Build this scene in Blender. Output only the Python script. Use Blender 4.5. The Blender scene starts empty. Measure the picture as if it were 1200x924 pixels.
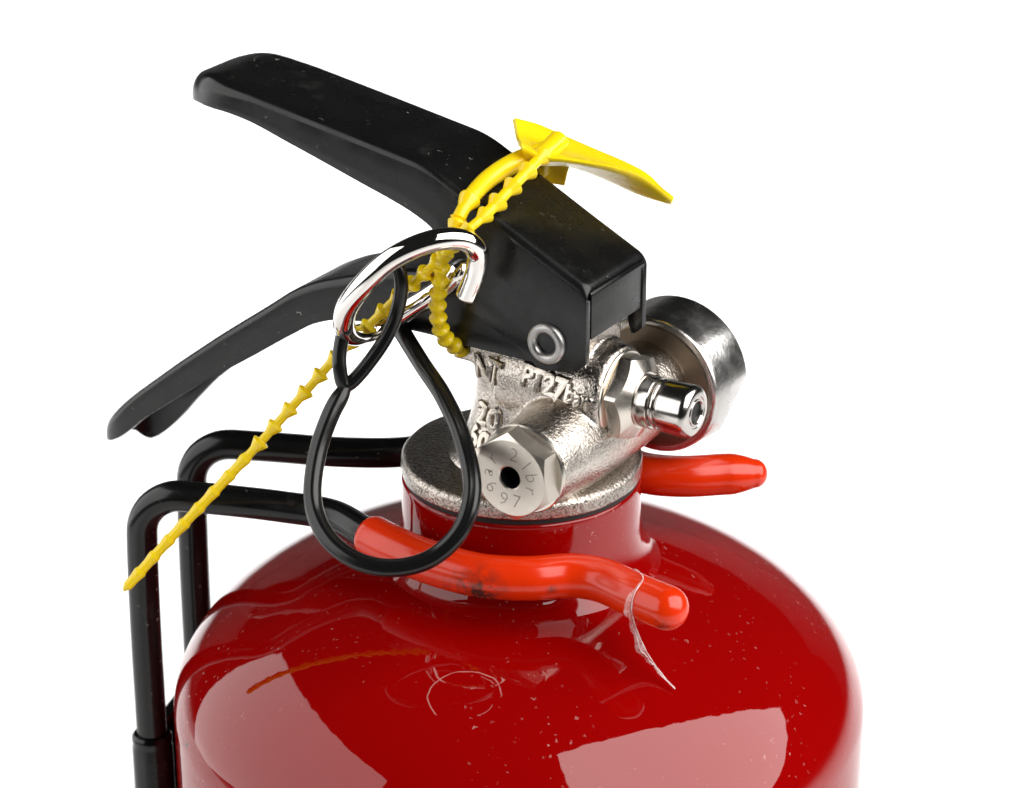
import bpy, bmesh, math, random
from mathutils import Vector, Matrix
from mathutils.bvhtree import BVHTree

random.seed(7)
sc = bpy.context.scene
col = sc.collection
MM = 0.001
R = math.radians

# ------------------------------------------------------------------ camera
PITCH = 24.0
cd = bpy.data.cameras.new('camera')
cam = bpy.data.objects.new('camera', cd); col.objects.link(cam)
cam.location = Vector((-1.49, -408.18, 194.5)) * MM
cam.rotation_euler = (R(90 - PITCH), 0, 0)
cd.sensor_width = 36.0
cd.lens = 100.0
cd.clip_start = 0.01; cd.clip_end = 50
cd.dof.use_dof = True
cd.dof.focus_distance = 0.438
cd.dof.aperture_fstop = 32.0
sc.camera = cam

# ------------------------------------------------------------------ studio light
w = bpy.data.worlds.new('World'); sc.world = w; w.use_nodes = True
w.node_tree.nodes['Background'].inputs[0].default_value = (1, 1, 1, 1)
w.node_tree.nodes['Background'].inputs[1].default_value = 0.012

def softbox(name, centre, u, v, width, height, watts, colour=(1, 1, 1), spread=180):
    """rectangular lamp; u and v are its edge directions, it shines along u x v turned to the subject"""
    ld = bpy.data.lights.new(name, 'AREA'); ld.shape = 'RECTANGLE'
    ld.size = width; ld.size_y = height; ld.energy = watts; ld.color = colour; ld.spread = R(spread)
    o = bpy.data.objects.new(name, ld); col.objects.link(o)
    u = Vector(u).normalized(); v = Vector(v); v = (v - u * v.dot(u)).normalized()
    n = u.cross(v)                      # lamp shines along -z, so z must point away from the subject
    if n.dot(Vector(centre)) < 0: v = -v; n = -n
    m = Matrix((u, v, n)).transposed().to_4x4(); m.translation = Vector(centre)
    o.matrix_world = m
    return o

softbox('softbox_right', (0.520, -0.225, 0.430), (.663, .557, -.5), (.05, -.87, -.49), .95, .74, 11.0, (1, .985, .965))
softbox('softbox_left', (-0.80, -0.03, 0.40), (0.0, -.95, .31), (0, .31, .95), 1.36, 1.02, 9.6, (1, .99, .98))
# two unseen lamps added low at the sides to whiten the near sweep
for sx in (-1, 1):
    d = Vector((-sx * 1.25, 0, -.62)).normalized()
    o = softbox('added_skim_fill', (sx * 1.25, .60, .36), (0, 1, 0), (0, 0, 1), .35, .35, .55, (1, 1, 1), 36)
    o.matrix_world = Matrix.Translation((sx * 1.25, .60, .36)) @ d.to_track_quat('-Z', 'Y').to_matrix().to_4x4()
# a third, also added, brightens the front-left paper that the lever side mirrors
o = softbox('added_skim_fill', (-.75, -1.3, .80), (1, 0, 0), (0, 0, 1), .2, .2, .9, (1, 1, 1), 34)
o.matrix_world = Matrix.Translation((-.75, -1.3, .80)) @ Vector((.12, .98, -1.04)).to_track_quat('-Z', 'Y').to_matrix().to_4x4()
# two more added behind, out of view, to turn the sweep white
for x in (-0.48, 0.48):
    o = softbox('added_sweep_fill', (x, .95, 0.80), (1, 0, 0), (0, 1, 0), .75, .6, 4.4, (1, 1, 1), 82)
    o.matrix_world = Matrix.Translation((x, .95, .80))

sc.view_settings.view_transform = 'Standard'
sc.view_settings.look = 'None'
sc.view_settings.exposure = 0.0
sc.view_settings.gamma = 1.0
sc.render.engine = 'CYCLES'
sc.cycles.use_denoising = True
sc.cycles.max_bounces = 10
sc.cycles.glossy_bounces = 6
sc.cycles.caustics_reflective = False
sc.cycles.caustics_refractive = False

# ------------------------------------------------------------------ materials
def nt(name):
    m = bpy.data.materials.new(name); m.use_nodes = True
    t = m.node_tree; return m, t, t.nodes['Principled BSDF']
def node(t, k, **kw):
    n = t.nodes.new(k)
    for a, b in kw.items():
        if a.startswith('i_'): n.inputs[int(a[2:])].default_value = b
        else: setattr(n, a, b)
    return n
def ramp(t, src, a, b, ca=(0, 0, 0, 1), cb=(1, 1, 1, 1)):
    r = t.nodes.new('ShaderNodeValToRGB')
    r.color_ramp.elements[0].position = a; r.color_ramp.elements[0].color = ca
    r.color_ramp.elements[1].position = b; r.color_ramp.elements[1].color = cb
    t.links.new(src, r.inputs[0]); return r.outputs[0]
def coords(t):
    g = t.nodes.new('ShaderNodeNewGeometry'); return g.outputs['Position']
def noise(t, vec, scale, detail=3, rough=.55):
    n = node(t, 'ShaderNodeTexNoise'); n.inputs['Scale'].default_value = scale
    n.inputs['Detail'].default_value = detail; n.inputs['Roughness'].default_value = rough
    t.links.new(vec, n.inputs['Vector']); return n.outputs['Fac']
def math_(t, op, a, b=None, clamp=False):
    n = node(t, 'ShaderNodeMath', operation=op, use_clamp=clamp)
    for i, v in enumerate((a, b)):
        if v is None: continue
        if isinstance(v, (int, float)): n.inputs[i].default_value = v
        else: t.links.new(v, n.inputs[i])
    return n.outputs[0]
def mix(t, fac, a, b):
    n = node(t, 'ShaderNodeMix', data_type='RGBA')
    t.links.new(fac, n.inputs[0])
    for i, v in ((6, a), (7, b)):
        if isinstance(v, tuple): n.inputs[i].default_value = v
        else: t.links.new(v, n.inputs[i])
    return n.outputs[2]
def bump(t, b, height, strength, dist):
    n = node(t, 'ShaderNodeBump'); n.inputs['Strength'].default_value = strength; n.inputs['Distance'].default_value = dist
    t.links.new(height, n.inputs['Height']); t.links.new(n.outputs[0], b.inputs['Normal']); return n
def specks(t, vec, scale, size, density):
    """sparse small dust specks: cells of a voronoi grid, only some of which carry a speck"""
    nz = node(t, 'ShaderNodeTexNoise'); nz.inputs['Scale'].default_value = scale * 3.6
    t.links.new(vec, nz.inputs['Vector'])
    sub = node(t, 'ShaderNodeVectorMath', operation='SUBTRACT'); sub.inputs[1].default_value = (.5, .5, .5)
    t.links.new(nz.outputs['Color'], sub.inputs[0])
    sc_ = node(t, 'ShaderNodeVectorMath', operation='SCALE'); sc_.inputs['Scale'].default_value = .8 / scale
    t.links.new(sub.outputs[0], sc_.inputs[0])
    ad = node(t, 'ShaderNodeVectorMath', operation='ADD'); t.links.new(vec, ad.inputs[0]); t.links.new(sc_.outputs[0], ad.inputs[1])
    v = node(t, 'ShaderNodeTexVoronoi'); v.inputs['Scale'].default_value = scale
    t.links.new(ad.outputs[0], v.inputs['Vector'])
    near = math_(t, 'LESS_THAN', v.outputs['Distance'], size)
    sep = node(t, 'ShaderNodeSeparateColor'); t.links.new(v.outputs['Color'], sep.inputs[0])
    pick = math_(t, 'GREATER_THAN', sep.outputs[0], 1 - density)
    amt = math_(t, 'MULTIPLY', sep.outputs[1], .8)
    return math_(t, 'MULTIPLY', math_(t, 'MULTIPLY', near, pick), amt)

def mat_red_paint():
    m, t, b = nt('red_gloss_paint')
    p = coords(t)
    d1 = specks(t, p, 460, .13, .42)
    d2 = specks(t, p, 950, .17, .30)
    d3 = specks(t, p, 260, .07, .34)
    patch = ramp(t, noise(t, p, 38, 2), .42, .62)
    dust = math_(t, 'MAXIMUM', math_(t, 'MAXIMUM', math_(t, 'MULTIPLY', d1, patch), math_(t, 'MULTIPLY', d2, patch)), math_(t, 'MULTIPLY', d3, ramp(t, noise(t, p, 26, 2), .40, .60)))
    # rubbed ring mark on the shoulder
    sub = node(t, 'ShaderNodeVectorMath', operation='DISTANCE'); sub.inputs[1].default_value = Vector((-8.6, -36.3 * 1.22, -20.8 * 1.22)) * MM
    sq = node(t, 'ShaderNodeVectorMath', operation='MULTIPLY'); sq.inputs[1].default_value = (1, 1.22, 1.22)
    t.links.new(p, sq.inputs[0]); t.links.new(sq.outputs[0], sub.inputs[0])
    wob = math_(t, 'MULTIPLY', math_(t, 'SUBTRACT', noise(t, p, 260, 2), .5), .0013)
    dd = math_(t, 'ADD', sub.outputs['Value'], wob)
    line = math_(t, 'LESS_THAN', math_(t, 'ABSOLUTE', math_(t, 'SUBTRACT', dd, .0056)), .00011)
    line2 = math_(t, 'LESS_THAN', math_(t, 'ABSOLUTE', math_(t, 'SUBTRACT', dd, .0050)), .00008)
    gap = ramp(t, noise(t, p, 170, 1), .47, .56)
    gap2 = ramp(t, noise(t, p, 240, 1), .58, .62)
    ring = math_(t, 'ADD', math_(t, 'MULTIPLY', line, gap), math_(t, 'MULTIPLY', line2, math_(t, 'MULTIPLY', gap2, .6)), True)
    # black chips
    chips = specks(t, p, 95, .045, .10)
    base = mix(t, math_(t, 'MULTIPLY', dust, .6, True), (.27, .0005, .0006, 1), (.75, .55, .5, 1))
    base = mix(t, math_(t, 'MULTIPLY', ring, .34), base, (.75, .45, .4, 1))
    base = mix(t, math_(t, 'GREATER_THAN', chips, .05), base, (.02, .01, .01, 1))
    t.links.new(base, b.inputs['Base Color'])
    b.inputs['Roughness'].default_value = .42
    b.inputs['Specular IOR Level'].default_value = .0
    b.inputs['Coat Weight'].default_value = 1.0
    b.inputs['Coat IOR'].default_value = 1.5
    cr = ramp(t, noise(t, p, 30, 3), .3, .8, (.012, .012, .012, 1), (.05, .05, .05, 1))
    cr = mix(t, math_(t, 'ADD', dust, ring, True), cr, (.5, .5, .5, 1))
    t.links.new(cr, b.inputs['Coat Roughness'])
    n = node(t, 'ShaderNodeBump'); n.inputs['Strength'].default_value = .07; n.inputs['Distance'].default_value = .00022
    h = math_(t, 'ADD', noise(t, p, 330, 1), math_(t, 'MULTIPLY', noise(t, p, 90, 1), 1.0))
    t.links.new(h, n.inputs['Height']); t.links.new(n.outputs[0], b.inputs['Coat Normal'])
    return m

def mat_black(name, base, rough, speck=True, rvar=.1, bstr=.12, coat=0.0, spec=.5):
    m, t, b = nt(name); p = coords(t)
    if speck:
        patch = ramp(t, noise(t, p, 45, 2), .45, .65)
        d = math_(t, 'MAXIMUM', math_(t, 'MULTIPLY', specks(t, p, 640, .15, .30), patch), specks(t, p, 230, .07, .22))
        smear = ramp(t, noise(t, p, 130, 4, .7), .60, .85)
        c = mix(t, math_(t, 'MULTIPLY', d, .8, True), (base, base, base, 1), (.45, .43, .4, 1))
        c = mix(t, math_(t, 'MULTIPLY', smear, .09), c, (.3, .29, .28, 1))
        t.links.new(c, b.inputs['Base Color'])
    else: b.inputs['Base Color'].default_value = (base, base, base, 1)
    r = ramp(t, noise(t, p, 150, 4, .6), .3, .75, (rough - rvar,) * 3 + (1,), (rough + rvar,) * 3 + (1,))
    t.links.new(r, b.inputs['Roughness'])
    b.inputs['Specular IOR Level'].default_value = spec
    b.inputs['Coat Weight'].default_value = coat; b.inputs['Coat Roughness'].default_value = .12
    bump(t, b, noise(t, p, 1500, 2), bstr, .00012)
    return m

def mat_metal(name, colour, rough, rvar=.05, grain=0, bstr=.0, dist=.0001, stain=0.0, pits=0.0):
    m, t, b = nt(name); p = coords(t)
    b.inputs['Metallic'].default_value = 1
    c = colour + (1,)
    if stain:
        s = ramp(t, noise(t, p, 120, 5, .65), .38, .75)
        cc = mix(t, math_(t, 'MULTIPLY', s, stain), c, (colour[0] * .42, colour[1] * .38, colour[2] * .33, 1))
        if pits:
            pt = ramp(t, noise(t, p, 2100, 2, .6), .36, .52, (1, 1, 1, 1), (0, 0, 0, 1))
            cc = mix(t, math_(t, 'MULTIPLY', pt, pits), cc, (colour[0] * .22, colour[1] * .2, colour[2] * .17, 1))
        t.links.new(cc, b.inputs['Base Color'])
    else: b.inputs['Base Color'].default_value = c
    r = ramp(t, noise(t, p, 200, 4, .65), .3, .75, (max(.01, rough - rvar),) * 3 + (1,), (rough + rvar,) * 3 + (1,))
    t.links.new(r, b.inputs['Roughness'])
    if bstr:
        h = math_(t, 'ADD', noise(t, p, grain, 3, .6), math_(t, 'MULTIPLY', noise(t, p, grain * .45, 2), .5))
        bump(t, b, h, bstr, dist)
    return m

def mat_plastic(name, colour, rough, sss=0.0, trans=0.0, speck=False, scuff=False):
    m, t, b = nt(name); p = coords(t)
    c = colour + (1,)
    b.inputs['Base Color'].default_value = c
    if scuff:
        s1 = ramp(t, noise(t, p, 210, 5, .7), .66, .74)
        s2 = ramp(t, noise(t, p, 30, 1), .55, .68)
        d = specks(t, p, 380, .08, .2)
        cc = mix(t, math_(t, 'MULTIPLY', math_(t, 'MULTIPLY', s1, s2), .75), c, (.07, .03, .025, 1))
        for (q, rr) in (((-7.0, -26.6, -9.3), .0062), ((20.6, -37.2, -8.6), .0016), ((4.6, -27.6, -7.6), .0012)):
            ds = node(t, 'ShaderNodeVectorMath', operation='DISTANCE'); ds.inputs[1].default_value = Vector(q) * MM
            t.links.new(p, ds.inputs[0])
            near = math_(t, 'SUBTRACT', 1.0, math_(t, 'DIVIDE', ds.outputs['Value'], rr), True)
            k = math_(t, 'MULTIPLY', near, ramp(t, noise(t, p, 520, 5, .7), .40, .60), True)
            cc = mix(t, math_(t, 'MULTIPLY', k, 1.5, True), cc, (.05, .025, .02, 1))
        cc = mix(t, math_(t, 'MULTIPLY', d, .5), cc, (.8, .6, .5, 1))
        t.links.new(cc, b.inputs['Base Color'])
    r = ramp(t, noise(t, p, 120, 3), .3, .8, (rough * .75,) * 3 + (1,), (rough * 1.3,) * 3 + (1,))
    t.links.new(r, b.inputs['Roughness'])
    if sss:
        b.inputs['Subsurface Weight'].default_value = sss
        b.inputs['Subsurface Radius'].default_value = (1, .7, .15)
        b.inputs['Subsurface Scale'].default_value = .0015
    if trans: b.inputs['Transmission Weight'].default_value = trans
    bump(t, b, noise(t, p, 420, 2), .12, .0002)
    return m

M = {}
M['red'] = mat_red_paint()
M['lever'] = mat_black('black_enamel', .006, .29, True, .09, .06, 0, .40)
M['wire'] = mat_black('black_coated_wire', .005, .22, True, .05, .04, 0, .4)
M['strap'] = mat_black('black_rubber', .006, .22, False, .05, .04, 0, .45)
M['gasket'] = mat_black('black_gasket', .01, .6, False)
M['cast'] = mat_metal('cast_nickel', (.70, .645, .585), .19, .05, 2300, .62, .00022, .35, .42)
M['letter'] = mat_metal('cast_letters', (.64, .585, .52), .22, .05, 2300, .35, .00014, .3, .15)
M['flange'] = mat_metal('cast_flange', (.58, .53, .48), .22, .05, 2300, .85, .00022, .35, .7)
M['machined'] = mat_metal('machined_nickel', (.74, .69, .62), .26, .06, 900, .12, .0001, .18)
M['face'] = mat_metal('plug_face', (.74, .68, .60), .36, .06, 1200, .10, .0001, .15)
M['chrome'] = mat_metal('polished_chrome', (.62, .59, .56), .17, .03, 700, .05, .0001, .10)
M['gauge'] = mat_metal('gauge_steel', (.70, .69, .68), .24, .08, 1400, .30, .0001, .60)
M['gauge_back'] = mat_metal('gauge_back_plate', (.27, .22, .17), .36, .08, 900, .15, .0001, .35)
M['ring'] = mat_metal('ring_chrome', (.90, .87, .83), .045, .025, 500, .03, .0001, .0)
M['rivet'] = mat_metal('rivet_steel', (.48, .47, .46), .38, .08, 1500, .35, .0001, .3)
M['engraved_shade'] = mat_metal('engraved_shadow', (.30, .26, .22), .45, .05)  # darker metal paints the shade of the engraved strokes
M['hole_shade'] = mat_black('painted_hole_shade', .006, .5, False)  # near-black colour paints the shade inside the holes
M['sheath'] = mat_plastic('red_vinyl_sheath', (.72, .030, .002), .20, 0, 0, True, True)
M['yellow'] = mat_plastic('yellow_seal_plastic', (.95, .68, .006), .27, .25)

def mat_film():
    m, t, b = nt('clear_film'); p = coords(t)
    b.inputs['Base Color'].default_value = (.95, .88, .87, 1); b.inputs['Roughness'].default_value = .22
    a = ramp(t, noise(t, p, 500, 4, .7), .35, .75, (.10,) * 3 + (1,), (.60,) * 3 + (1,))
    t.links.new(a, b.inputs['Alpha'])
    bump(t, b, noise(t, p, 900, 3), .7, .0004)
    return m
M['film'] = mat_film()
M['film_edge'] = mat_plastic('film_fold', (.85, .74, .72), .3)

def mat_sweep():
    m, t, b = nt('white_paper'); p = coords(t)
    c = ramp(t, noise(t, p, 4, 3), .3, .7, (.86, .86, .86, 1), (.89, .89, .89, 1))
    t.links.new(c, b.inputs['Base Color']); b.inputs['Roughness'].default_value = .8
    return m
M['sweep'] = mat_sweep()

# ------------------------------------------------------------------ mesh helpers (all lengths in mm)
ANG = R(-32.0)                                        # the valve and handles are turned on the bottle
CA, SA = math.cos(ANG), math.sin(ANG)
def W(p): return Vector((p[0] * CA - p[1] * SA, p[0] * SA + p[1] * CA, p[2]))

def mesh_obj(name, verts, faces, mat, parent=None, smooth=40, xf=None, flip=False):
    if xf: verts = [xf(v) for v in verts]
    me = bpy.data.meshes.new(name)
    me.from_pydata([Vector(v) * MM for v in verts], [], faces)
    bm = bmesh.new(); bm.from_mesh(me)
    bmesh.ops.remove_doubles(bm, verts=bm.verts, dist=1e-7)
    bmesh.ops.recalc_face_normals(bm, faces=bm.faces)
    bm.to_mesh(me); bm.free()
    return link(name, me, mat, parent, smooth)
def link(name, me, mat, parent=None, smooth=40):
    me.materials.clear(); me.materials.append(mat)
    for p in me.polygons: p.use_smooth = True
    if smooth < 180: me.set_sharp_from_angle(angle=R(smooth))
    o = bpy.data.objects.new(name, me); col.objects.link(o)
    if parent: adopt(o, parent)
    return o
def adopt(o, parent):
    o.parent = parent
    if parent.parent is None: o.matrix_parent_inverse = Matrix.Translation(parent.location).inverted()
def thing(name, label, cat, loc=(0, 0, 0), group=None):
    o = bpy.data.objects.new(name, None); col.objects.link(o); o.empty_display_size = .01
    o.location = Vector(loc) * MM; tag(o, label, cat, group); return o
def tag(o, label, cat, group=None):
    o['label'] = label; o['category'] = cat
    if group: o['group'] = group
    return o

def catmull(pts, n=10, closed=False):
    P = [Vector(p) for p in pts]; out = []
    m = len(P)
    rng = range(m if closed else m - 1)
    for i in rng:
        if closed: a, b, c, d = P[(i - 1) % m], P[i], P[(i + 1) % m], P[(i + 2) % m]
        else:
            b, c = P[i], P[i + 1]
            a = P[i - 1] if i else b * 2 - c
            d = P[i + 2] if i + 2 < m else c * 2 - b
        t0 = 0; t1 = max(1e-4, (b - a).length ** .5); t2 = t1 + max(1e-4, (c - b).length ** .5); t3 = t2 + max(1e-4, (d - c).length ** .5)
        for k in range(n):
            t = t1 + (t2 - t1) * k / n
            A1 = a * ((t1 - t) / (t1 - t0)) + b * ((t - t0) / (t1 - t0))
            A2 = b * ((t2 - t) / (t2 - t1)) + c * ((t - t1) / (t2 - t1))
            A3 = c * ((t3 - t) / (t3 - t2)) + d * ((t - t2) / (t3 - t2))
            B1 = A1 * ((t2 - t) / (t2 - t0)) + A2 * ((t - t0) / (t2 - t0))
            B2 = A2 * ((t3 - t) / (t3 - t1)) + A3 * ((t - t1) / (t3 - t1))
            out.append(B1 * ((t2 - t) / (t2 - t1)) + B2 * ((t - t1) / (t2 - t1)))
    if not closed: out.append(P[-1])
    return out
def resample(path, step):
    out = [path[0].copy()]; acc = 0
    for a, b in zip(path, path[1:]):
        L = (b - a).length
        if L < 1e-9: continue
        pos = step - acc
        while pos <= L:
            out.append(a.lerp(b, pos / L)); pos += step
        acc = (acc + L) % step if L + acc >= step else acc + L
        acc = L - (pos - step)
    if (out[-1] - path[-1]).length > step * .3: out.append(path[-1].copy())
    return out
def tube(path, rad, seg=20, closed=False, caps=True, flat=(1, 1), roundcap=(0, 0), section=None):
    """swept tube; rad is a number or a function of (arc length, total); flat squashes the section"""
    P = [Vector(p) for p in path]
    n = len(P); S = [0]
    for a, b in zip(P, P[1:]): S.append(S[-1] + (b - a).length)
    T = []
    for i in range(n):
        if closed: d = P[(i + 1) % n] - P[(i - 1) % n]
        else: d = P[min(n - 1, i + 1)] - P[max(0, i - 1)]
        T.append(d.normalized())
    ref = Vector((0, 0, 1)) if abs(T[0].z) < .9 else Vector((1, 0, 0))
    N = [(ref - T[0] * ref.dot(T[0])).normalized()]
    for i in range(1, n):
        q = T[i - 1].rotation_difference(T[i]); v = q @ N[-1]
        N.append((v - T[i] * v.dot(T[i])).normalized())
    verts = []; rows = []
    def ring(c, t, nn, r):
        b = t.cross(nn); s = len(verts)
        for k in range(seg):
            a = 2 * math.pi * k / seg
            e = section(a) if section else 1
            verts.append(c + (nn * math.cos(a) * flat[0] + b * math.sin(a) * flat[1]) * r * e)
        rows.append(s)
    f = rad if callable(rad) else (lambda s, L: rad)
    L = S[-1]
    if roundcap[0] and not closed:
        for k in range(1, 7):
            a = math.pi / 2 * k / 7
            ring(P[0] - T[0] * (f(0, L) * roundcap[0] * math.cos(a)), T[0], N[0], f(0, L) * math.sin(a))
    for i in range(n): ring(P[i], T[i], N[i], f(S[i], L))
    if roundcap[1] and not closed:
        for k in range(6, 0, -1):
            a = math.pi / 2 * k / 7
            ring(P[-1] + T[-1] * (f(L, L) * roundcap[1] * math.cos(a)), T[-1], N[-1], f(L, L) * math.sin(a))
    faces = []
    for i in range(len(rows) - 1 + (1 if closed else 0)):
        a = rows[i]; b = rows[(i + 1) % len(rows)]
        if closed and i == len(rows) - 1:       # match the seam
            best = min(range(seg), key=lambda k: (verts[a] - verts[b + k]).length)
        else: best = 0
        for k in range(seg):
            k2 = (k + 1) % seg
            faces.append((a + k, a + k2, b + (k2 + best) % seg, b + (k + best) % seg))
    if not closed and caps:
        faces.append(tuple(range(rows[0] + seg - 1, rows[0] - 1, -1)))
        faces.append(tuple(range(rows[-1], rows[-1] + seg)))
    return verts, faces
def lathe(prof, seg=96, axis='z', centre=(0, 0, 0), rfun=None, close_ends=True):
    """prof: (radius, position along axis); rfun(angle, radius, index) may reshape the section"""
    verts = []; faces = []; c = Vector(centre)
    for j, (r, h) in enumerate(prof):
        for k in range(seg):
            a = 2 * math.pi * k / seg
            rr, hh = rfun(a, r, h, j) if rfun else (r, h)
            x, y = rr * math.cos(a), rr * math.sin(a)
            verts.append(c + {'z': Vector((x, y, hh)), 'y': Vector((x, hh, y)), 'x': Vector((hh, x, y))}[axis])
    n = len(prof)
    for j in range(n - 1):
        for k in range(seg):
            k2 = (k + 1) % seg
            faces.append((j * seg + k, j * seg + k2, (j + 1) * seg + k2, (j + 1) * seg + k))
    if close_ends:
        faces.append(tuple(range(seg - 1, -1, -1)))
        faces.append(tuple(range((n - 1) * seg, n * seg)))
    return verts, faces
def arc(cr, ch, rad, a0, a1, n=6):
    return [(cr + rad * math.cos(R(a0 + (a1 - a0) * i / n)), ch + rad * math.sin(R(a0 + (a1 - a0) * i / n))) for i in range(n + 1)]
def interp(x, tab):
    """monotone-ish smooth table lookup (piecewise cubic hermite)"""
    tab = sorted(tab); xs = [a for a, _ in tab]; ys = [b for _, b in tab]
    if x <= xs[0]: return ys[0]
    if x >= xs[-1]: return ys[-1]
    for i in range(len(xs) - 1):
        if xs[i] <= x <= xs[i + 1]: break
    def sl(i):
        if i == 0: return (ys[1] - ys[0]) / (xs[1] - xs[0])
        if i == len(xs) - 1: return (ys[-1] - ys[-2]) / (xs[-1] - xs[-2])
        a = (ys[i] - ys[i - 1]) / (xs[i] - xs[i - 1]); b = (ys[i + 1] - ys[i]) / (xs[i + 1] - xs[i])
        return 0 if a * b < 0 else 2 * a * b / (a + b) if a + b else 0
    h = xs[i + 1] - xs[i]; t = (x - xs[i]) / h; m0, m1 = sl(i) * h, sl(i + 1) * h
    return (2 * t**3 - 3 * t**2 + 1) * ys[i] + (t**3 - 2 * t**2 + t) * m0 + (-2 * t**3 + 3 * t**2) * ys[i + 1] + (t**3 - t**2) * m1
def apply_mods(o):
    dg = bpy.context.evaluated_depsgraph_get(); dg.update()
    me = bpy.data.meshes.new_from_object(o.evaluated_get(dg))
    old = o.data; o.modifiers.clear(); o.data = me; bpy.data.meshes.remove(old)
    return me
def box(x0, x1, y0, y1, z0, z1):
    v = [(x, y, z) for x in (x0, x1) for y in (y0, y1) for z in (z0, z1)]
    return v, [(0, 1, 3, 2), (4, 6, 7, 5), (0, 4, 5, 1), (2, 3, 7, 6), (0, 2, 6, 4), (1, 5, 7, 3)]
def join(*parts):
    V = []; Fc = []
    for v, f in parts:
        o = len(V); V += [Vector(q) for q in v]; Fc += [tuple(i + o for i in q) for q in f]
    return V, Fc
def bevel_obj(o, width, seg=3, angle=30):
    b = o.modifiers.new('b', 'BEVEL'); b.width = width * MM; b.segments = seg; b.limit_method = 'ANGLE'; b.angle_limit = R(angle)
    me = apply_mods(o)
    for p in me.polygons: p.use_smooth = True
    me.set_sharp_from_angle(angle=R(50))

# ------------------------------------------------------------------ the setting: a white paper sweep
FLOOR = -243.0
pts = [(-900, FLOOR)]
pts += [(y, FLOOR) for y in range(-700, 1700, 200)]
for i in range(0, 17):
    a = R(86 * i / 16); pts.append((1800 + 800 * math.sin(a), FLOOR + 800 * (1 - math.cos(a))))
pts.append((2640, 760))
V = []; Fc = []
xs = [-2400 + 400 * i for i in range(13)]
for (y, z) in pts:
    for x in xs: V.append((x, y, z))
nx = len(xs)
for j in range(len(pts) - 1):
    for i in range(nx - 1): Fc.append((j * nx + i, j * nx + i + 1, (j + 1) * nx + i + 1, (j + 1) * nx + i))
sweep = mesh_obj('studio_floor', V, Fc, M['sweep'], None, 180)
sweep['kind'] = 'structure'

# ------------------------------------------------------------------ the fire extinguisher
ext = thing('fire_extinguisher', 'red fire extinguisher with black squeeze handles and nickel valve', 'extinguisher', (-.4, 0, FLOOR + .4))

# bottle: shoulder dome fitted to the photographed outline
RB, HB, Z0, NB = 56.5, 28.0, -13.0, 1.9
prof = []
for i in range(61):
    t = math.pi / 2 * i / 60
    r = RB * max(1e-6, math.sin(t)) ** (2 / NB); z = Z0 - HB + HB * max(0, math.cos(t)) ** (2 / NB)
    if r > 16: prof.append((r, z))
for z in (-50, -70, -100, -140, -180, -215, -228): prof.append((RB, z))
prof += [(RB - 12 + 12 * math.cos(R(a)), -228 - 12 * math.sin(R(a))) for a in (15, 30, 45, 60, 75, 90)]
prof += [(30, -236), (4, -234)]
v, f = lathe(prof, 256, 'z', (-.4, 0, 0))
bottle = mesh_obj('bottle', v, f, M['red'], ext, 60)
# welded neck ring with a small flare at its foot
prof = [(15, -17), (24.0, -16.9), (23.0, -16.1), (21.6, -15.2), (20.6, -14.0), (19.9, -12.6), (19.45, -11), (19.2, -9), (19.1, -7), (19.05, -2.0)]
prof += arc(18.55, -1.35, .5, 0, 90, 4) + [(15, -.85)]
v, f = lathe(prof, 160)
mesh_obj('neck_ring', v, f, M['red'], ext, 50)
v, f = lathe([(14, -.85), (18.75, -.85), (18.75, -.1), (14, -.1)], 96)
mesh_obj('gasket', v, f, M['gasket'], ext, 40)

# valve: cast flange
prof = [(12, -.1)] + arc(18.75, .35, .45, -90, 0, 4) + [(19.15, 1.2)] + arc(18.0, 1.75, 1.15, 0, 75, 6) + [(16.6, 2.98), (12, 3.0), (6, 3.05)]
def flange_wobble(a, r, h, j):
    return r * (1 + .004 * math.sin(5 * a + 1) + .003 * math.sin(11 * a)), h + .06 * math.sin(3 * a + r)
v, f = lathe(prof, 160, rfun=flange_wobble)

# valve: cast body, several volumes fused and smoothed like a casting
def ell(prof, sx, cx=0, sy=1):
    v, f = lathe(prof, 64)
    def lim(p):
        m = 7.6 if p.z < 17 else 7.6 - (min(p.z, 20.5) - 17) * .5
        return max(-m, min(m, p.y)) if p.z > 11 else p.y
    return [Vector((p.x * sx + cx, lim(p), p.z)) for p in v], f
col_prof = [(12.0, 1.5), (11.6, 3.1), (10.0, 4.4), (8.9, 6.5), (8.0, 9.5), (7.35, 12.5), (7.1, 15.5), (7.5, 18.3), (8.7, 20.8), (9.2, 22.6), (8.0, 24.5)]
parts = [ell(col_prof, 1.0)]
parts.append(ell([(8.0, 2), (7.6, 10), (7.4, 16), (7.4, 23)], 1.25, 5.5))
parts.append(box(-9.0, 14.6, -5.9, 5.9, 19, 31.5))
parts.append(lathe([(6.75, -17.2), (7.1, -13), (7.9, -7), (8.0, 0), (7.8, 8), (7.6, 14), (7.6, 19.8)], 64, 'y', (11.6, 0, 9.8)))
parts.append(lathe([(8.0, 0), (8.0, 15.5), (7.6, 17.8), (7.0, 18.2)], 64, 'x', (0, 0, 17)))
parts.append(lathe([(4.5, -13.5), (5.6, -11), (5.8, 0), (5.6, 11), (4.5, 13.5)], 48, 'y', (11.0, 0, 6.2)))
V, Fc = join(*parts)
me = bpy.data.meshes.new('valve_body'); me.from_pydata([p * MM for p in V], [], Fc)
cast = bpy.data.objects.new('valve_body', me); col.objects.link(cast)
bm = bmesh.new(); bm.from_mesh(me); bmesh.ops.recalc_face_normals(bm, faces=bm.faces); bm.to_mesh(me); bm.free()
md = cast.modifiers.new('r', 'REMESH'); md.mode = 'VOXEL'; md.voxel_size = .32 * MM
md = cast.modifiers.new('s', 'SMOOTH'); md.factor = .5; md.iterations = 9
me = apply_mods(cast)
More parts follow.
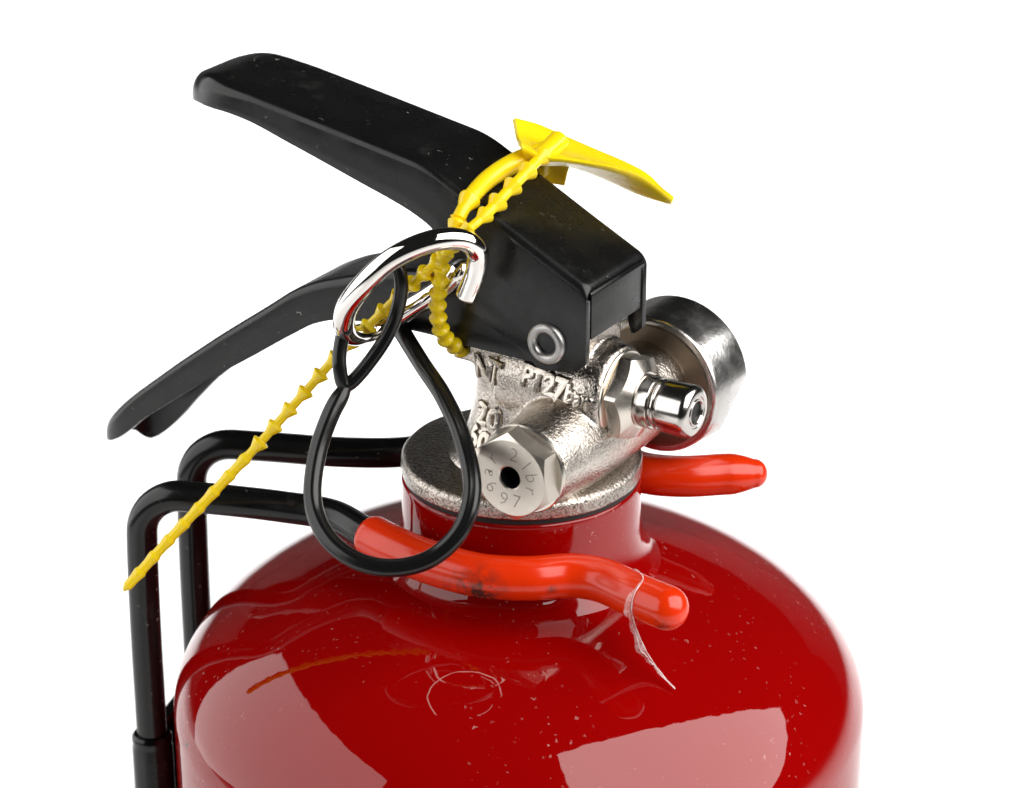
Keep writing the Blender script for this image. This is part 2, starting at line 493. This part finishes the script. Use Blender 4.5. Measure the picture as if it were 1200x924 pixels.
castV = [v.co.copy() / MM for v in me.vertices]
bvh = BVHTree.FromPolygons(castV, [tuple(p.vertices) for p in me.polygons])
me.transform(Matrix.Rotation(ANG, 4, 'Z'))
for p in me.polygons: p.use_smooth = True
me.materials.clear(); me.materials.append(M['cast'])
adopt(cast, ext)
v, f = lathe(prof, 160, rfun=flange_wobble)
mesh_obj('flange', v, f, M['flange'], cast, 40)

def glyph(ch, size, extrude, bevel=0.0, offset=0.0, res=3):
    cu = bpy.data.curves.new('glyph', 'FONT'); cu.body = ch; cu.size = size; cu.extrude = extrude; cu.offset = offset
    cu.bevel_depth = bevel; cu.bevel_resolution = 1; cu.resolution_u = res; cu.align_x = 'CENTER'; cu.align_y = 'CENTER'
    o = bpy.data.objects.new('glyph', cu); col.objects.link(o)
    dg = bpy.context.evaluated_depsgraph_get(); dg.update()
    me = bpy.data.meshes.new_from_object(o.evaluated_get(dg))
    v = [p.co.copy() for p in me.vertices]; f = [tuple(p.vertices) for p in me.polygons]
    bpy.data.objects.remove(o); bpy.data.curves.remove(cu); bpy.data.meshes.remove(me)
    return v, f
def raised(name, chars, size):
    """letters standing proud of the casting, wrapped on to it along +y"""
    V = []; Fc = []
    for ch, x, z, rot in chars:
        gv, gf = glyph(ch, size, .50, .18, .08)
        o = len(V); c, s = math.cos(R(rot)), math.sin(R(rot))
        for p in gv:
            px, pz = x + p.x * c - p.y * s, z + p.x * s + p.y * c
            hit = bvh.ray_cast(Vector((px, -60, pz)), Vector((0, 1, 0)))
            if hit[0] is not None: V.append((px, hit[0].y - .02 - p.z * .8, pz))
            else:
                q = bvh.find_nearest(Vector((px, -4.0, pz))); V.append(tuple(q[0] + q[1] * p.z * .8))
        Fc += [tuple(i + o for i in q) for q in gf]
    return mesh_obj(name, V, Fc, M['letter'], cast, 35, W)
raised('raised_lettering', [('P', 5.7, 19.9, -2), ('T', 7.7, 19.6, -2), ('2', 9.9, 19.4, -3), ('7', 11.8, 19.2, -4)], 4.6)
raised('raised_lettering', [('b', 13.7, 18.9, -2), ('a', 15.2, 18.5, -2), ('r', 16.4, 18.3, -2)], 3.6)
raised('raised_lettering', [('N', -2.9, 18.9, 2), ('T', -.4, 18.9, 0)], 4.9)
raised('raised_lettering', [('2', -2.7, 11.5, -2), ('0', -.2, 11.1, -2)], 4.8)
raised('raised_lettering', [('6', -3.9, 7.7, 2), ('0', -1.5, 7.2, -4)], 4.6)

# burst-disc plug: hexagon with a chamfered face, washer and bore
def hexplug(axis, centre, circ, af2, front, back, sgn, phase, bore, bore_depth, seg=120):
    """front/back: positions along the axis; sgn: which way the face looks"""
    def rh(a):
        q = (a - phase + math.pi / 6) % (math.pi / 3) - math.pi / 6
        # corners sit at phase, flats half way between
        return af2 / math.cos(math.pi / 6 - abs(q)) if True else af2
    prof = [(bore, front - sgn * bore_depth), (bore, front - sgn * .15), (bore + .18, front), (circ, front), (0, 1), (0, 2)]
    def rf(a, r, h, j):
        if j < 4: return r, h
        hx = rh(a)
        if j == 4: return hx, front - sgn * max(.02, (hx - circ) * .62)
        return hx, back
    return lathe(prof, seg, axis, centre, rf)
PX, PZ = 11.3, 9.8
v, f = hexplug('y', (PX, 0, PZ), 6.1, 6.18, -21.6, -17.9, -1, R(36), 1.78, 5.0)
plug = mesh_obj('burst_disc_plug', v, f, M['face'], ext, 25, W)
v, f = lathe([(1.7, -17.0), (6.9, -17.0), (7.15, -17.2), (7.15, -17.75), (6.95, -17.95), (1.7, -17.95)], 96, 'y', (PX, 0, PZ))
mesh_obj('washer', v, f, M['machined'], plug, 30, W)
v, f = lathe([(1.765, -21.3), (1.765, -18.0), (1.0, -17.9), (.8, -18.6), (.1, -18.7)], 32, 'y', (PX, 0, PZ), close_ends=False)
mesh_obj('bore', v, f, M['hole_shade'], plug, 30, W)  # liner coloured near-black to paint the shade down the hole
def engraved(name, chars, size, rad, parent):
    V = []; Fc = []
    for ch, ang, rot in chars:
        gv, gf = glyph(ch, size, .012, 0, -.075, 2)
        o = len(V); c, s = math.cos(R(rot)), math.sin(R(rot))
        for p in gv:
            x, z = p.x * c - p.y * s, p.x * s + p.y * c
            V.append((PX + rad * math.cos(R(ang)) + x, -21.615 - p.z, PZ + rad * math.sin(R(ang)) + z))
        Fc += [tuple(i + o for i in q) for q in gf]
    return mesh_obj(name, V, Fc, M['engraved_shade'], parent, 30, W)
engraved('engraved_lettering', [('2', 79, -11), ('1', 43, -45), ('b', 14, -72), ('r', -18, -95), ('7', -72, -4), ('9', -106, -16), ('6', -146, -40), ('a', 178, 84), ('r', 139, 52)], 3.3, 3.95, plug)

# service valve: hexagon nut, groove and polished cap on the front of the casting
def hexnut(x0, x1, circ, af2, phase):
    def rh(a):
        q = (a - phase + math.pi / 6) % (math.pi / 3) - math.pi / 6
        return af2 / math.cos(math.pi / 6 - abs(q))
    prof = [(3, x0), (af2, x0), (0, 1), (0, 2), (circ, x1 + .9), (3, x1 + .9)]
    def rf(a, r, h, j):
        hx = rh(a)
        if j == 1: return hx - .35, x0
        if j == 2: return hx, x0 + .35
        if j == 3: return hx, x1 - (hx - af2) * .75
        return r, h
    return lathe(prof, 120, 'x', (0, 0, 17), rf)
v, f = hexnut(18.5, 21.3, 4.4, 6.15, R(44))
nut = mesh_obj('service_valve_nut', v, f, M['machined'], ext, 25, W)
v, f = lathe([(5, 17.7), (6.9, 17.7), (7.1, 17.9), (7.1, 18.3), (6.9, 18.5), (5, 18.55)], 96, 'x', (0, 0, 17))
mesh_obj('washer', v, f, M['machined'], nut, 30, W)
prof = [(3, 21.9), (4.05, 21.9), (4.1, 22.1), (4.1, 24.3), (4.0, 24.45), (3.45, 24.55), (3.4, 24.85), (3.85, 24.95), (3.95, 25.1), (3.95, 25.3), (3.85, 25.45), (3.5, 25.55), (3.5, 25.75), (3.9, 25.9), (4.08, 26.1), (4.1, 26.4), (4.1, 29.9)]
prof += arc(2.9, 30.0, 1.2, 5, 85, 7) + [(2.55, 31.2), (2.45, 31.08), (2.2, 31.08), (2.1, 31.25), (1.9, 31.25), (1.75, 31.05), (1.7, 28.0), (.1, 28.0)]
v, f = lathe(prof, 96, 'x', (0, 0, 17))
cap = mesh_obj('service_valve_cap', v, f, M['chrome'], ext, 30, W)
v, f = lathe([(1.69, 30.7), (1.69, 28.6), (.8, 28.6), (.6, 29.3), (.1, 29.4)], 32, 'x', (0, 0, 17))
mesh_obj('valve_core', v, f, M['hole_shade'], cap, 30, W)

# pressure gauge seen from behind
GX, GZ = 12.7, 9.9
def flat_cut(a, r, h, j):
    if h > 24.01 and r > 9:
        d = math.cos(a - R(-22)); lim = 10.75
        if d > 0 and r * d > lim: r = lim / d
        d = math.cos(a - R(158))
        if d > 0 and r * d > lim: r = lim / d
    return r, h
prof = [(2, 19.6), (10.8, 19.5), (11.1, 19.52), (11.35, 19.65), (11.5, 19.9), (11.53, 20.0), (11.6, 20.8), (11.8, 23.0), (11.9, 24.0), (11.902, 24.02), (12.0, 25.2), (12.2, 28.5), (12.2, 28.7), (12.1, 28.9), (11.9, 29.0), (10.6, 29.0), (10.4, 28.6), (.2, 28.6)]
v, f = lathe(prof, 160, 'y', (GX, 0, GZ), flat_cut)
gauge = mesh_obj('pressure_gauge', v, f, M['gauge'], ext, 30, W)
v, f = lathe([(5, 19.3), (10.2, 19.25), (10.4, 19.4), (10.4, 19.7), (5, 19.7)], 96, 'y', (GX, 0, GZ))
mesh_obj('back_plate', v, f, M['gauge_back'], gauge, 30, W)
v, f = lathe([(5, 17.5), (6.4, 17.5), (6.6, 17.8), (6.6, 19.45), (5, 19.45)], 6, 'y', (GX - .6, 0, GZ))
mesh_obj('stem_nut', v, f, M['machined'], gauge, 30, W)

# ---- handles: folded sheet-metal channels, open at the bottom
def channel(name, xs, top, bot, hw, thick, rad, mat, parent, nseg=6, far=lambda x: 0):
    rows = []; V = []
    for x in xs:
        z, b, h = top(x), bot(x), hw(x)
        r = min(rad(x), h * .95, max(.05, (z - b) * .8)); bf = b - far(x)
        sec = [(-h, b), (-h, b + (z - r - b) * .33), (-h, b + (z - r - b) * .66)]
        for k in range(nseg + 1):
            a = R(180 - 90 * k / nseg); sec.append((-h + r + r * math.cos(a), z - r + r * math.sin(a)))
        for k in range(1, 4): sec.append((-h + r + (2 * h - 2 * r) * k / 4, z))
        for k in range(nseg + 1):
            a = R(90 - 90 * k / nseg); sec.append((h - r + r * math.cos(a), z - r + r * math.sin(a)))
        sec += [(h, bf + (z - r - bf) * .66), (h, bf + (z - r - bf) * .33), (h, bf)]
        rows.append(len(V)); V += [Vector((x, y, zz)) for y, zz in sec]
    m = rows[1] - rows[0]; Fc = []
    for a, b in zip(rows, rows[1:]):
        for k in range(m - 1): Fc.append((a + k, a + k + 1, b + k + 1, b + k))
    me = bpy.data.meshes.new(name); me.from_pydata([W(p) * MM for p in V], [], Fc)
    bm = bmesh.new(); bm.from_mesh(me); bmesh.ops.recalc_face_normals(bm, faces=bm.faces)
    up = sum((fc.normal.z * fc.calc_area() for fc in bm.faces))
    if up < 0: bmesh.ops.reverse_faces(bm, faces=bm.faces)
    bm.to_mesh(me); bm.free()
    o = link(name, me, mat, parent, 180)
    s = o.modifiers.new('s', 'SOLIDIFY'); s.thickness = thick * MM; s.offset = -1; s.use_even_offset = False
    b = o.modifiers.new('b', 'BEVEL'); b.width = .32 * MM; b.segments = 2; b.limit_method = 'ANGLE'; b.angle_limit = R(50)
    me = apply_mods(o)
    for p in me.polygons: p.use_smooth = True
    me.set_sharp_from_angle(angle=R(40))
    return o
def lin(x, tab):
    tab = sorted(tab)
    if x <= tab[0][0]: return tab[0][1]
    for (a, b), (c, d) in zip(tab, tab[1:]):
        if x <= c: return b + (d - b) * (x - a) / (c - a)
    return tab[-1][1]
def soft(tab, wd=1.6):
    return lambda x: sum(lin(x + wd * k / 4, tab) for k in range(-4, 5)) / 9
def frange(a, b, n): return [a + (b - a) * i / n for i in range(n + 1)]

LT = [(18.5, 36.45), (17.2, 37.1), (-11.5, 51.4), (-30, 54.55), (-50.5, 57.9), (-64, 60.0)]
lt0 = soft(LT, 2.2)
def lever_top(x):
    z = lt0(x)
    t = max(0, (-50.5 - x) / 10.2); z -= 4.4 * t ** 2.2
    q = min(1, max(0, (x - 15.8) / 1.2)); return z - 1.05 * (1 - math.sqrt(1 - .97 * q * q))
LBOT = [(16.9, 24.9), (15.8, 23.9), (13.0, 22.9), (9.0, 22.6), (6.2, 24.3), (-1, 28.1), (-4.5, 30.0), (-6.8, 34.5), (-9.9, 40.9), (-12.2, 42.4), (-15.5, 43.8), (-24, 46.4), (-36.8, 50.2), (-46, 52.7), (-50.5, 53.2), (-55, 53.2), (-59, 52.6), (-62.2, 51.8)]
def lever_bot(x): return min(interp(x, LBOT), lever_top(x) - .5)
def lever_hw(x):
    t = max(0, (-48.5 - x) / 12.2)
    return 9.15 * max(.0004, 1 - t ** 2.1) ** (1 / 2.1)
xs = [16.95, 16.9, 16.8, 16.65, 16.45, 16.2, 15.9, 15.5, 15.1] + frange(14.6, -44, 74) + [-45 - 15.7 * (1 - (1 - k / 40) ** 2) for k in range(41)]
lever = channel('squeeze_lever', xs, lever_top, lever_bot, lever_hw, 1.2, lambda x: lin(x, [(-60, 3.2), (-52, 2.2), (-44, 1.3), (-6, 1.3), (8, 1.7)]), M['lever'], ext, 6, lambda x: -interp(x, [(11.0, 9.0), (13.4, 7.5), (15.2, 0), (17, 0)]) if x > 4 else -9 * max(0, (x + 8) / 12) if x > -8 else 0)
# folded end plate of the lever with an open seam at the corner
def end_plate():
    th = 1.2; V = []; Fc = []
    n = 6
    rows = []
    prof = [(16.8, 28.4)] + [(16.8, 28.4 + (35.3 - 28.4) * k / 4) for k in range(1, 5)]
    for k in range(1, n + 1):
        a = R(60 * k / n); prof.append((16.8 - 1.0 + 1.0 * math.cos(a), 35.3 + .8 * math.sin(a)))
    inner = [(x - 1.2 if i < 6 else x - .8, z - (0 if i < 6 else 1.1)) for i, (x, z) in enumerate(prof)]
    loop = prof + inner[::-1]
    m = len(loop)
    for y in (-7.25, 9.12):
        for (x, z) in loop: V.append((x, y, z))
    for k in range(m): Fc.append((k, (k + 1) % m, m + (k + 1) % m, m + k))
    Fc.append(tuple(range(m))); Fc.append(tuple(range(2 * m - 1, m - 1, -1)))
    return V, Fc
v, f = end_plate()
ep = mesh_obj('end_plate', v, f, M['lever'], lever, 40, W)
bevel_obj(ep, .42, 3, 50)

CT = [(15, 33.0), (2, 33.6), (-10, 33.8), (-18, 32.4), (-23, 30.9), (-34, 27.0), (-39, 24.4), (-43, 21.3), (-54, 13.3), (-63.2, 6.2), (-73.6, -2.3), (-78, -6.2), (-88, -14.6)]
ct0 = soft(CT, 1.8)
def carry_top(x):
    t = max(0, (-75.0 - x) / 7.5); return ct0(x) - .6 * t ** 2.2
CBOT = [(15.6, 23.4), (10, 22.6), (6.3, 22.6), (-5.3, 22.6), (-12.4, 23.0), (-22, 22.6), (-29.5, 21.6), (-34, 20.0), (-38, 17.5), (-47.4, 11.0), (-58.6, 3.4), (-67, -2.8), (-70.9, -5.8), (-74, -8.6), (-77, -10.9), (-79.5, -12.2), (-81.4, -12.6), (-82.6, -12.2)]
def carry_bot(x): return min(interp(x, CBOT), carry_top(x) - .6)
def carry_hw(x):
    t = max(0, (-72.6 - x) / 10.0)
    return 7.75 * max(.0002, 1 - t ** 2.8) ** (1 / 2.8)
xs = frange(12.6, -66, 84) + [-67 - 15.6 * (1 - (1 - k / 44) ** 2.4) for k in range(45)]
carry = channel('carry_handle', xs, carry_top, carry_bot, carry_hw, 1.15, lambda x: lin(x, [(-82, 2.6), (-72, 1.5)]), M['lever'], ext, 6, lambda x: interp(x, [(-82.6, 1.6), (-81.8, 3.2), (-80.5, 4.0), (-78, 3.6), (-75, 2.9), (-71, 1.9), (-66, .4), (-63, 0)]))

# hollow rivet through both handles
prof = [(1.6, 9.4), (1.6, -8.4), (1.65, -9.3), (1.85, -9.8), (2.2, -10.02), (2.75, -10.0), (3.1, -9.8), (3.28, -9.45), (3.3, -9.0), (2.2, -8.9), (2.2, 9.0), (3.2, 9.1), (3.2, 9.6), (2.6, 9.9)]
v, f = lathe(prof, 64, 'y', (10.2, 0, 27.0), close_ends=False)
rivet = mesh_obj('rivet', v, f, M['rivet'], lever, 50, W)
v, f = lathe([(1.59, -7.6), (1.0, -7.9), (.1, -8.0)], 32, 'y', (10.2, 0, 27.0))
mesh_obj('rivet_hole_shade', v, f, M['hole_shade'], rivet, 50, W)  # disc added in the hollow rivet, its dark colour painting the shade inside

# ------------------------------------------------------------------ safety pin with its ring
RING = [(-11.3, -4.8, 33.4), (-13.9, -3.7, 31.0), (-17.3, -2.2, 28.2), (-20.6, -1.7, 25.8), (-23.6, -3.2, 24.7), (-25.7, -7.6, 26.0), (-26.8, -12.1, 29.3), (-26.2, -14.7, 33.3), (-23.6, -17.1, 37.9), (-19.7, -17.9, 42.1), (-15.3, -17.9, 44.6), (-11.5, -17.0, 45.3), (-8.4, -15.3, 44.4), (-6.7, -14.0, 42.3), (-6.7, -13.1, 39.5), (-7.4, -12.6, 36.8), (-8.3, -12.1, 34.3)]
pin_in = [W((-4.6, 6, 36.0)), W((-4.6, -6, 35.9)), W((-5.2, -9.5, 35.6))]
path = catmull(pin_in + [Vector(p) for p in RING], 12)
v, f = tube(path, 1.68, 24, roundcap=(.5, .35))
ring = mesh_obj('safety_pin', v, f, M['ring'], None, 60)
tag(ring, 'polished chrome safety pin bent into a ring at the black handles', 'safety pin')

# ------------------------------------------------------------------ black retaining loop hanging from the ring
EYE = [(-26.8, -13.0, 20.0), (-27.6, -12.8, 23.0), (-27.3, -11.6, 26.7), (-25.9, -10.5, 31.0), (-22.3, -9.4, 36.7), (-19.1, -9.2, 38.2), (-18.2, -9.5, 35.6), (-19.2, -9.7, 29.8), (-22.2, -11.1, 24.4)]
LOOP = [(-26.8, -13.2, 19.6), (-28.9, -15.7, 16.5), (-31.0, -19.2, 11.0), (-31.4, -23.9, 5.4), (-28.9, -28.7, 1.8), (-24.3, -31.9, -0.3), (-19.0, -33.2, -0.7), (-13.5, -33.0, 0.8), (-9.1, -31.3, 4.6), (-7.4, -28.2, 9.2), (-8.7, -21.1, 14.0), (-11.9, -12.8, 18.0), (-15.3, -6.2, 20.5), (-18.2, -0.3, 22.8), (-19.9, 3.1, 24.2)]
teth = thing('retaining_loop', 'black plastic teardrop loop hanging from the chrome ring', 'loop', LOOP[6])
groove = lambda a: 1 - .13 * math.exp(-((math.sin(a) * 1.0) ** 2) / .05)
v, f = tube(catmull(LOOP, 14), lambda s, L: 1.4 - .42 * max(0, 1 - s / 2.6) ** 2, 28, roundcap=(.9, .6), section=groove)
mesh_obj('loop_strand', v, f, M['strap'], teth, 60)
v, f = tube(catmull(EYE, 12, True), 1.1, 20, closed=True)
mesh_obj('eyelet', v, f, M['strap'], teth, 60)

# ------------------------------------------------------------------ yellow security seal
STRAP_A = [(3.8, 6.2, 50.8), (-0.7, 3.7, 50.0), (-4.9, -0.7, 48.9), (-7.8, -6.2, 47.6), (-9.3, -9.1, 45.9), (-10.5, -10.8, 43.2), (-11.8, -10.7, 39.8), (-12.4, -9.4, 35.5), (-12.8, -7.9, 31.5), (-12.6, -6.4, 27.3), (-11.6, -4.6, 24.0), (-9.8, -2.4, 21.7), (-8.0, 2.1, 19.8), (-6.0, 8.0, 19.2), (-3.0, 14.0, 24.0), (0.5, 17.0, 34.0), (3.0, 16.0, 44.0), (4.5, 12.0, 50.0)]
STRAP_B = [(5.7, 7.8, 51.9), (2.9, 3.0, 51.0), (0.2, -1.5, 49.6), (-2.3, -4.9, 48.1), (-4.6, -8.2, 46.7), (-6.7, -10.9, 45.6), (-8.9, -12.1, 44.1), (-11.7, -11.5, 40.6), (-14.3, -9.7, 37.3), (-18.4, -6.4, 32.3), (-22.4, -5.2, 27.7), (-28.5, -5.2, 21.4), (-34.5, -6.1, 14.6), (-41.3, -7.3, 7.0), (-48.2, -8.4, -0.4), (-55.1, -9.5, -7.8), (-62.7, -11.0, -16.2)]
seal = thing('security_seal', 'yellow plastic barbed seal tied through the ring, tag on top', 'seal tag', STRAP_B[0])
def barb(s, s0, pitch, core, amp, blunt=.07, cone=.52):
    q = ((s - s0) / pitch) % 1.0
    if q < blunt: k = q / blunt
    elif q < cone: k = 1 - (q - blunt) / (cone - blunt)
    else: k = 0
    return core + amp * k
def rad_a(s, L):
    if s < 17.4: return 1.75 - .025 * s
    if s < 22: return barb(s, 17.5, 4.3, 1.05, .75, .07, .55)
    return barb(s, 22, 2.55, .92, .55, .22, .8)
def rad_b(s, L):
    u = L - s
    if u < .9: return .25 + .55 * u
    if u < 30: return barb(s, 0, 3.6, .80, .22, .15, .6)
    if s < 5.0: return 1.75 - .05 * s
    if s < 21: return barb(s, 5.0, 4.2, .86, .82, .07, .46)
    return barb(s, 21, 3.65, .70, .74)
v, f = tube(resample(catmull(STRAP_A, 20), .16), rad_a, 18, roundcap=(.3, .3))
mesh_obj('strap', v, f, M['yellow'], seal, 70)
v, f = tube(resample(catmull(STRAP_B, 20), .16), rad_b, 18, roundcap=(.3, .3))
mesh_obj('strap', v, f, M['yellow'], seal, 70)
TA = [(-1.2, 11.1, 54.4), (2.5, 14.5, 52.2), (6.6, 16.6, 49.6), (11.9, 16.6, 47.2), (16.0, 15.9, 45.6), (19.6, 14.2, 44.2), (23.6, 9.9, 41.9)]
TB = [(-0.1, 1.8, 53.1), (2.9, 2.1, 51.4), (6.3, 2.9, 50.7), (10.3, 4.5, 49.5), (14.0, 6.1, 48.2), (18.4, 8.4, 45.9), (23.4, 8.8, 41.9)]
TC = [(0.7, 2.9, 50.7), (3.8, 5.4, 49.1), (7.0, 9.2, 47.6), (10.2, 11.6, 45.8), (14.0, 12.9, 43.7), (18.3, 12.1, 41.9), (23.0, 9.6, 41.2)]
def plate(name, rowsets, thick, mat, parent, n=6):
    rows = [catmull(r, n) for r in rowsets]
    cols = [catmull([r[i] for r in rows], 6) for i in range(len(rows[0]))]
    V = [p for c in cols for p in c]; k = len(cols[0]); Fc = []
    for i in range(len(cols) - 1):
        for j in range(k - 1): Fc.append((i * k + j, i * k + j + 1, (i + 1) * k + j + 1, (i + 1) * k + j))
    o = mesh_obj(name, V, Fc, mat, parent, 180)
    s = o.modifiers.new('s', 'SOLIDIFY'); s.thickness = thick * MM; s.offset = 0; s.use_even_offset = False
    b = o.modifiers.new('b', 'BEVEL'); b.width = thick * .3 * MM; b.segments = 2; b.limit_method = 'ANGLE'; b.angle_limit = R(60)
    me = apply_mods(o)
    for p in me.polygons: p.use_smooth = True
    return o
tagp = plate('tag', [TA, [tuple((Vector(a) + Vector(b)) / 2 - Vector((0, -1, 1.2))) for a, b in zip(TA, TB)], TB, TC], .62, M['yellow'], seal)
fin = [[(1.8, 13.6, 47.6), (5.0, 13.8, 47.6), (8.2, 13.5, 47.2)], [(2.5, 15.3, 45.3), (5.0, 15.6, 45.2), (7.5, 15.2, 45.0)], [(4.3, 17.2, 41.9), (5.6, 17.3, 41.7), (6.9, 17.2, 41.5)]]
plate('tag_fin', fin, .9, M['yellow'], seal)

# ------------------------------------------------------------------ wire wall bracket gripping the neck
FW = [(-48.1, 2.6, -7.0), (-38.3, 0.1, -7.0), (-30.0, -3.0, -7.0), (-24.2, -9.6, -7.0), (-18.7, -15.4, -7.0), (-12.0, -20.6, -7.0), (-6.0, -23.7, -7.0), (1.1, -24.5, -7.0), (7.6, -23.6, -7.0), (12.1, -25.1, -7.0), (17.1, -30.0, -7.0), (21.6, -34.0, -7.0)]
BW = [(-40.0, 22.3, -7.0), (-29.9, 20.6, -7.0), (-19.9, 20.6, -7.0), (-12.9, 23.0, -7.0), (-4.4, 25.0, -7.0), (4.2, 24.2, -7.0), (12.9, 19.4, -7.0), (20.3, 12.6, -7.0), (26.4, 11.3, -7.0), (33.5, 12.1, -7.0), (38.2, 12.4, -7.0)]
def corner(a, b, zc, r, n=8):
    """quarter bend from the upright at a (x, y) on to the arm heading to b"""
    d = (Vector((b[0], b[1], 0)) - Vector((a[0], a[1], 0))).normalized()
    return [Vector((a[0], a[1], zc - r)) + d * (r - r * math.cos(R(90 * k / n))) + Vector((0, 0, r * math.sin(R(90 * k / n)))) for k in range(n + 1)]
brk = thing('wall_bracket', 'black wire bracket with red sheathed prongs gripping the neck', 'bracket', (-60, 14, -170))
def arm(up, pts, split):
    c = corner(up, pts[0], -7.0, 7.5)
    wire = [Vector((up[0] - .3, up[1], z)) for z in (-150, -110, -80, -50, -30)] + c
    path = catmull(wire, 4)[:-1] + catmull([c[-1]] + [Vector(p) for p in pts], 12)
    v, f = tube(path[:-14], 2.55, 24, roundcap=(.2, .3))
    o = mesh_obj('wire', v, f, M['wire'], brk, 60)
    return path
def cut(path, start):
    return [p for p in path if p.x > start]
pf = arm((-61.7, 5.5), FW, 0)
pb = arm((-55.6, 24.8), BW, 0)
def sheath(path, x0, tip, taper=0):
    p = [q for q in path if q.x > x0 and q.z > -8]
    def rr(s, L):
        if s < .8: return 3.2 + .22 * (s / .8) ** .5
        u = L - s
        return 3.42 - taper * max(0, 1 - u / 4.2) ** 1.6
    v, f = tube(resample(p, .5), rr, 32, roundcap=(.12, tip))
    return mesh_obj('sheath', v, f, M['sheath'], brk, 60)
# the photograph shows the sheath starting where the arm bends round the neck
sheath(pf, -24.2, .95)
sheath(pb, 9.0, .9, 1.0)
for up in ((-62.0, 5.5), (-55.9, 24.8)):
    v, f = lathe([(2.5, -52.0), (3.0, -51.9), (3.35, -52.3), (3.4, -53.0), (3.3, -53.6), (3.3, -54.0), (3.42, -54.4), (3.42, -148), (2.5, -148)], 40, 'z', (up[0], up[1], 0))
    mesh_obj('sleeve', v, f, M['wire'], brk, 40)
a0, a1 = Vector((-60.8, 8.6, 0)), Vector((-57.0, 21.8, 0))
dn = (a1 - a0).normalized(); nn = Vector((dn.y, -dn.x, 0))
V = []
for z in (-140, -51.0):
    for q in (a0 - dn * 1.5, a1 + dn * 1.5):
        for s in (-1.0, 1.3): V.append(q + nn * s + Vector((0, 0, z)))
o = mesh_obj('back_plate', V, [(0, 1, 3, 2), (4, 6, 7, 5), (0, 4, 5, 1), (2, 3, 7, 6), (0, 2, 6, 4), (1, 5, 7, 3)], M['wire'], brk, 40)
bevel_obj(o, .5, 3)

# ------------------------------------------------------------------ torn scrap of clear film on the red prong
def film():
    mid = [(16.6, -26.9, -4.2), (17.3, -28.6, -3.5), (18.0, -31.6, -3.4), (16.6, -33.4, -4.7), (15.95, -33.95, -7.0), (16.4, -33.6, -9.3), (17.4, -32.7, -12.4), (18.6, -31.9, -15.6), (19.9, -31.5, -18.0), (21.5, -32.0, -19.9), (23.2, -33.0, -21.4)]
    wid = [.06, .10, .16, .45, .95, 1.0, .8, 1.15, .8, .3, .05]
    P = catmull(mid, 7); V = []; Fc = []
    n = len(P)
    for i, p in enumerate(P):
        u = i / (n - 1) * (len(wid) - 1); k = min(int(u), len(wid) - 2); ww = wid[k] + (wid[k + 1] - wid[k]) * (u - k)
        t = (P[min(n - 1, i + 1)] - P[max(0, i - 1)]).normalized()
        side = t.cross(Vector((.3, -.8, .5))).normalized(); nrm = side.cross(t)
        rag = .6 + .35 * math.sin(i * .31) + .22 * math.sin(i * .83 + 1) + .3 * random.uniform(-.5, .5)
        for j in range(7):
            s = j / 6
            e = -ww * .35 + s * ww * (.55 + .8 * max(0, rag))
            V.append(p + side * e + nrm * (.35 * ww * math.sin(j * 2.3 + i * .09)))
    for i in range(n - 1):
        for j in range(6): Fc.append((i * 7 + j, i * 7 + j + 1, (i + 1) * 7 + j + 1, (i + 1) * 7 + j))
    o = mesh_obj('film_scrap', V, Fc, M['film'], None, 180)
    for j, a, b in ((0, 0, n), (4, 40, n)):          # folded, whiter edges of the scrap
        v, f = tube([V[i * 7 + j] for i in range(a, b)], lambda s, L: .04 + .05 * math.sin(s * 1.1) ** 2, 6)
        mesh_obj('folded_edge', v, f, M['film_edge'], o, 180)
    tag(o, 'torn shred of clear plastic film clinging to the front red prong', 'film')
film()
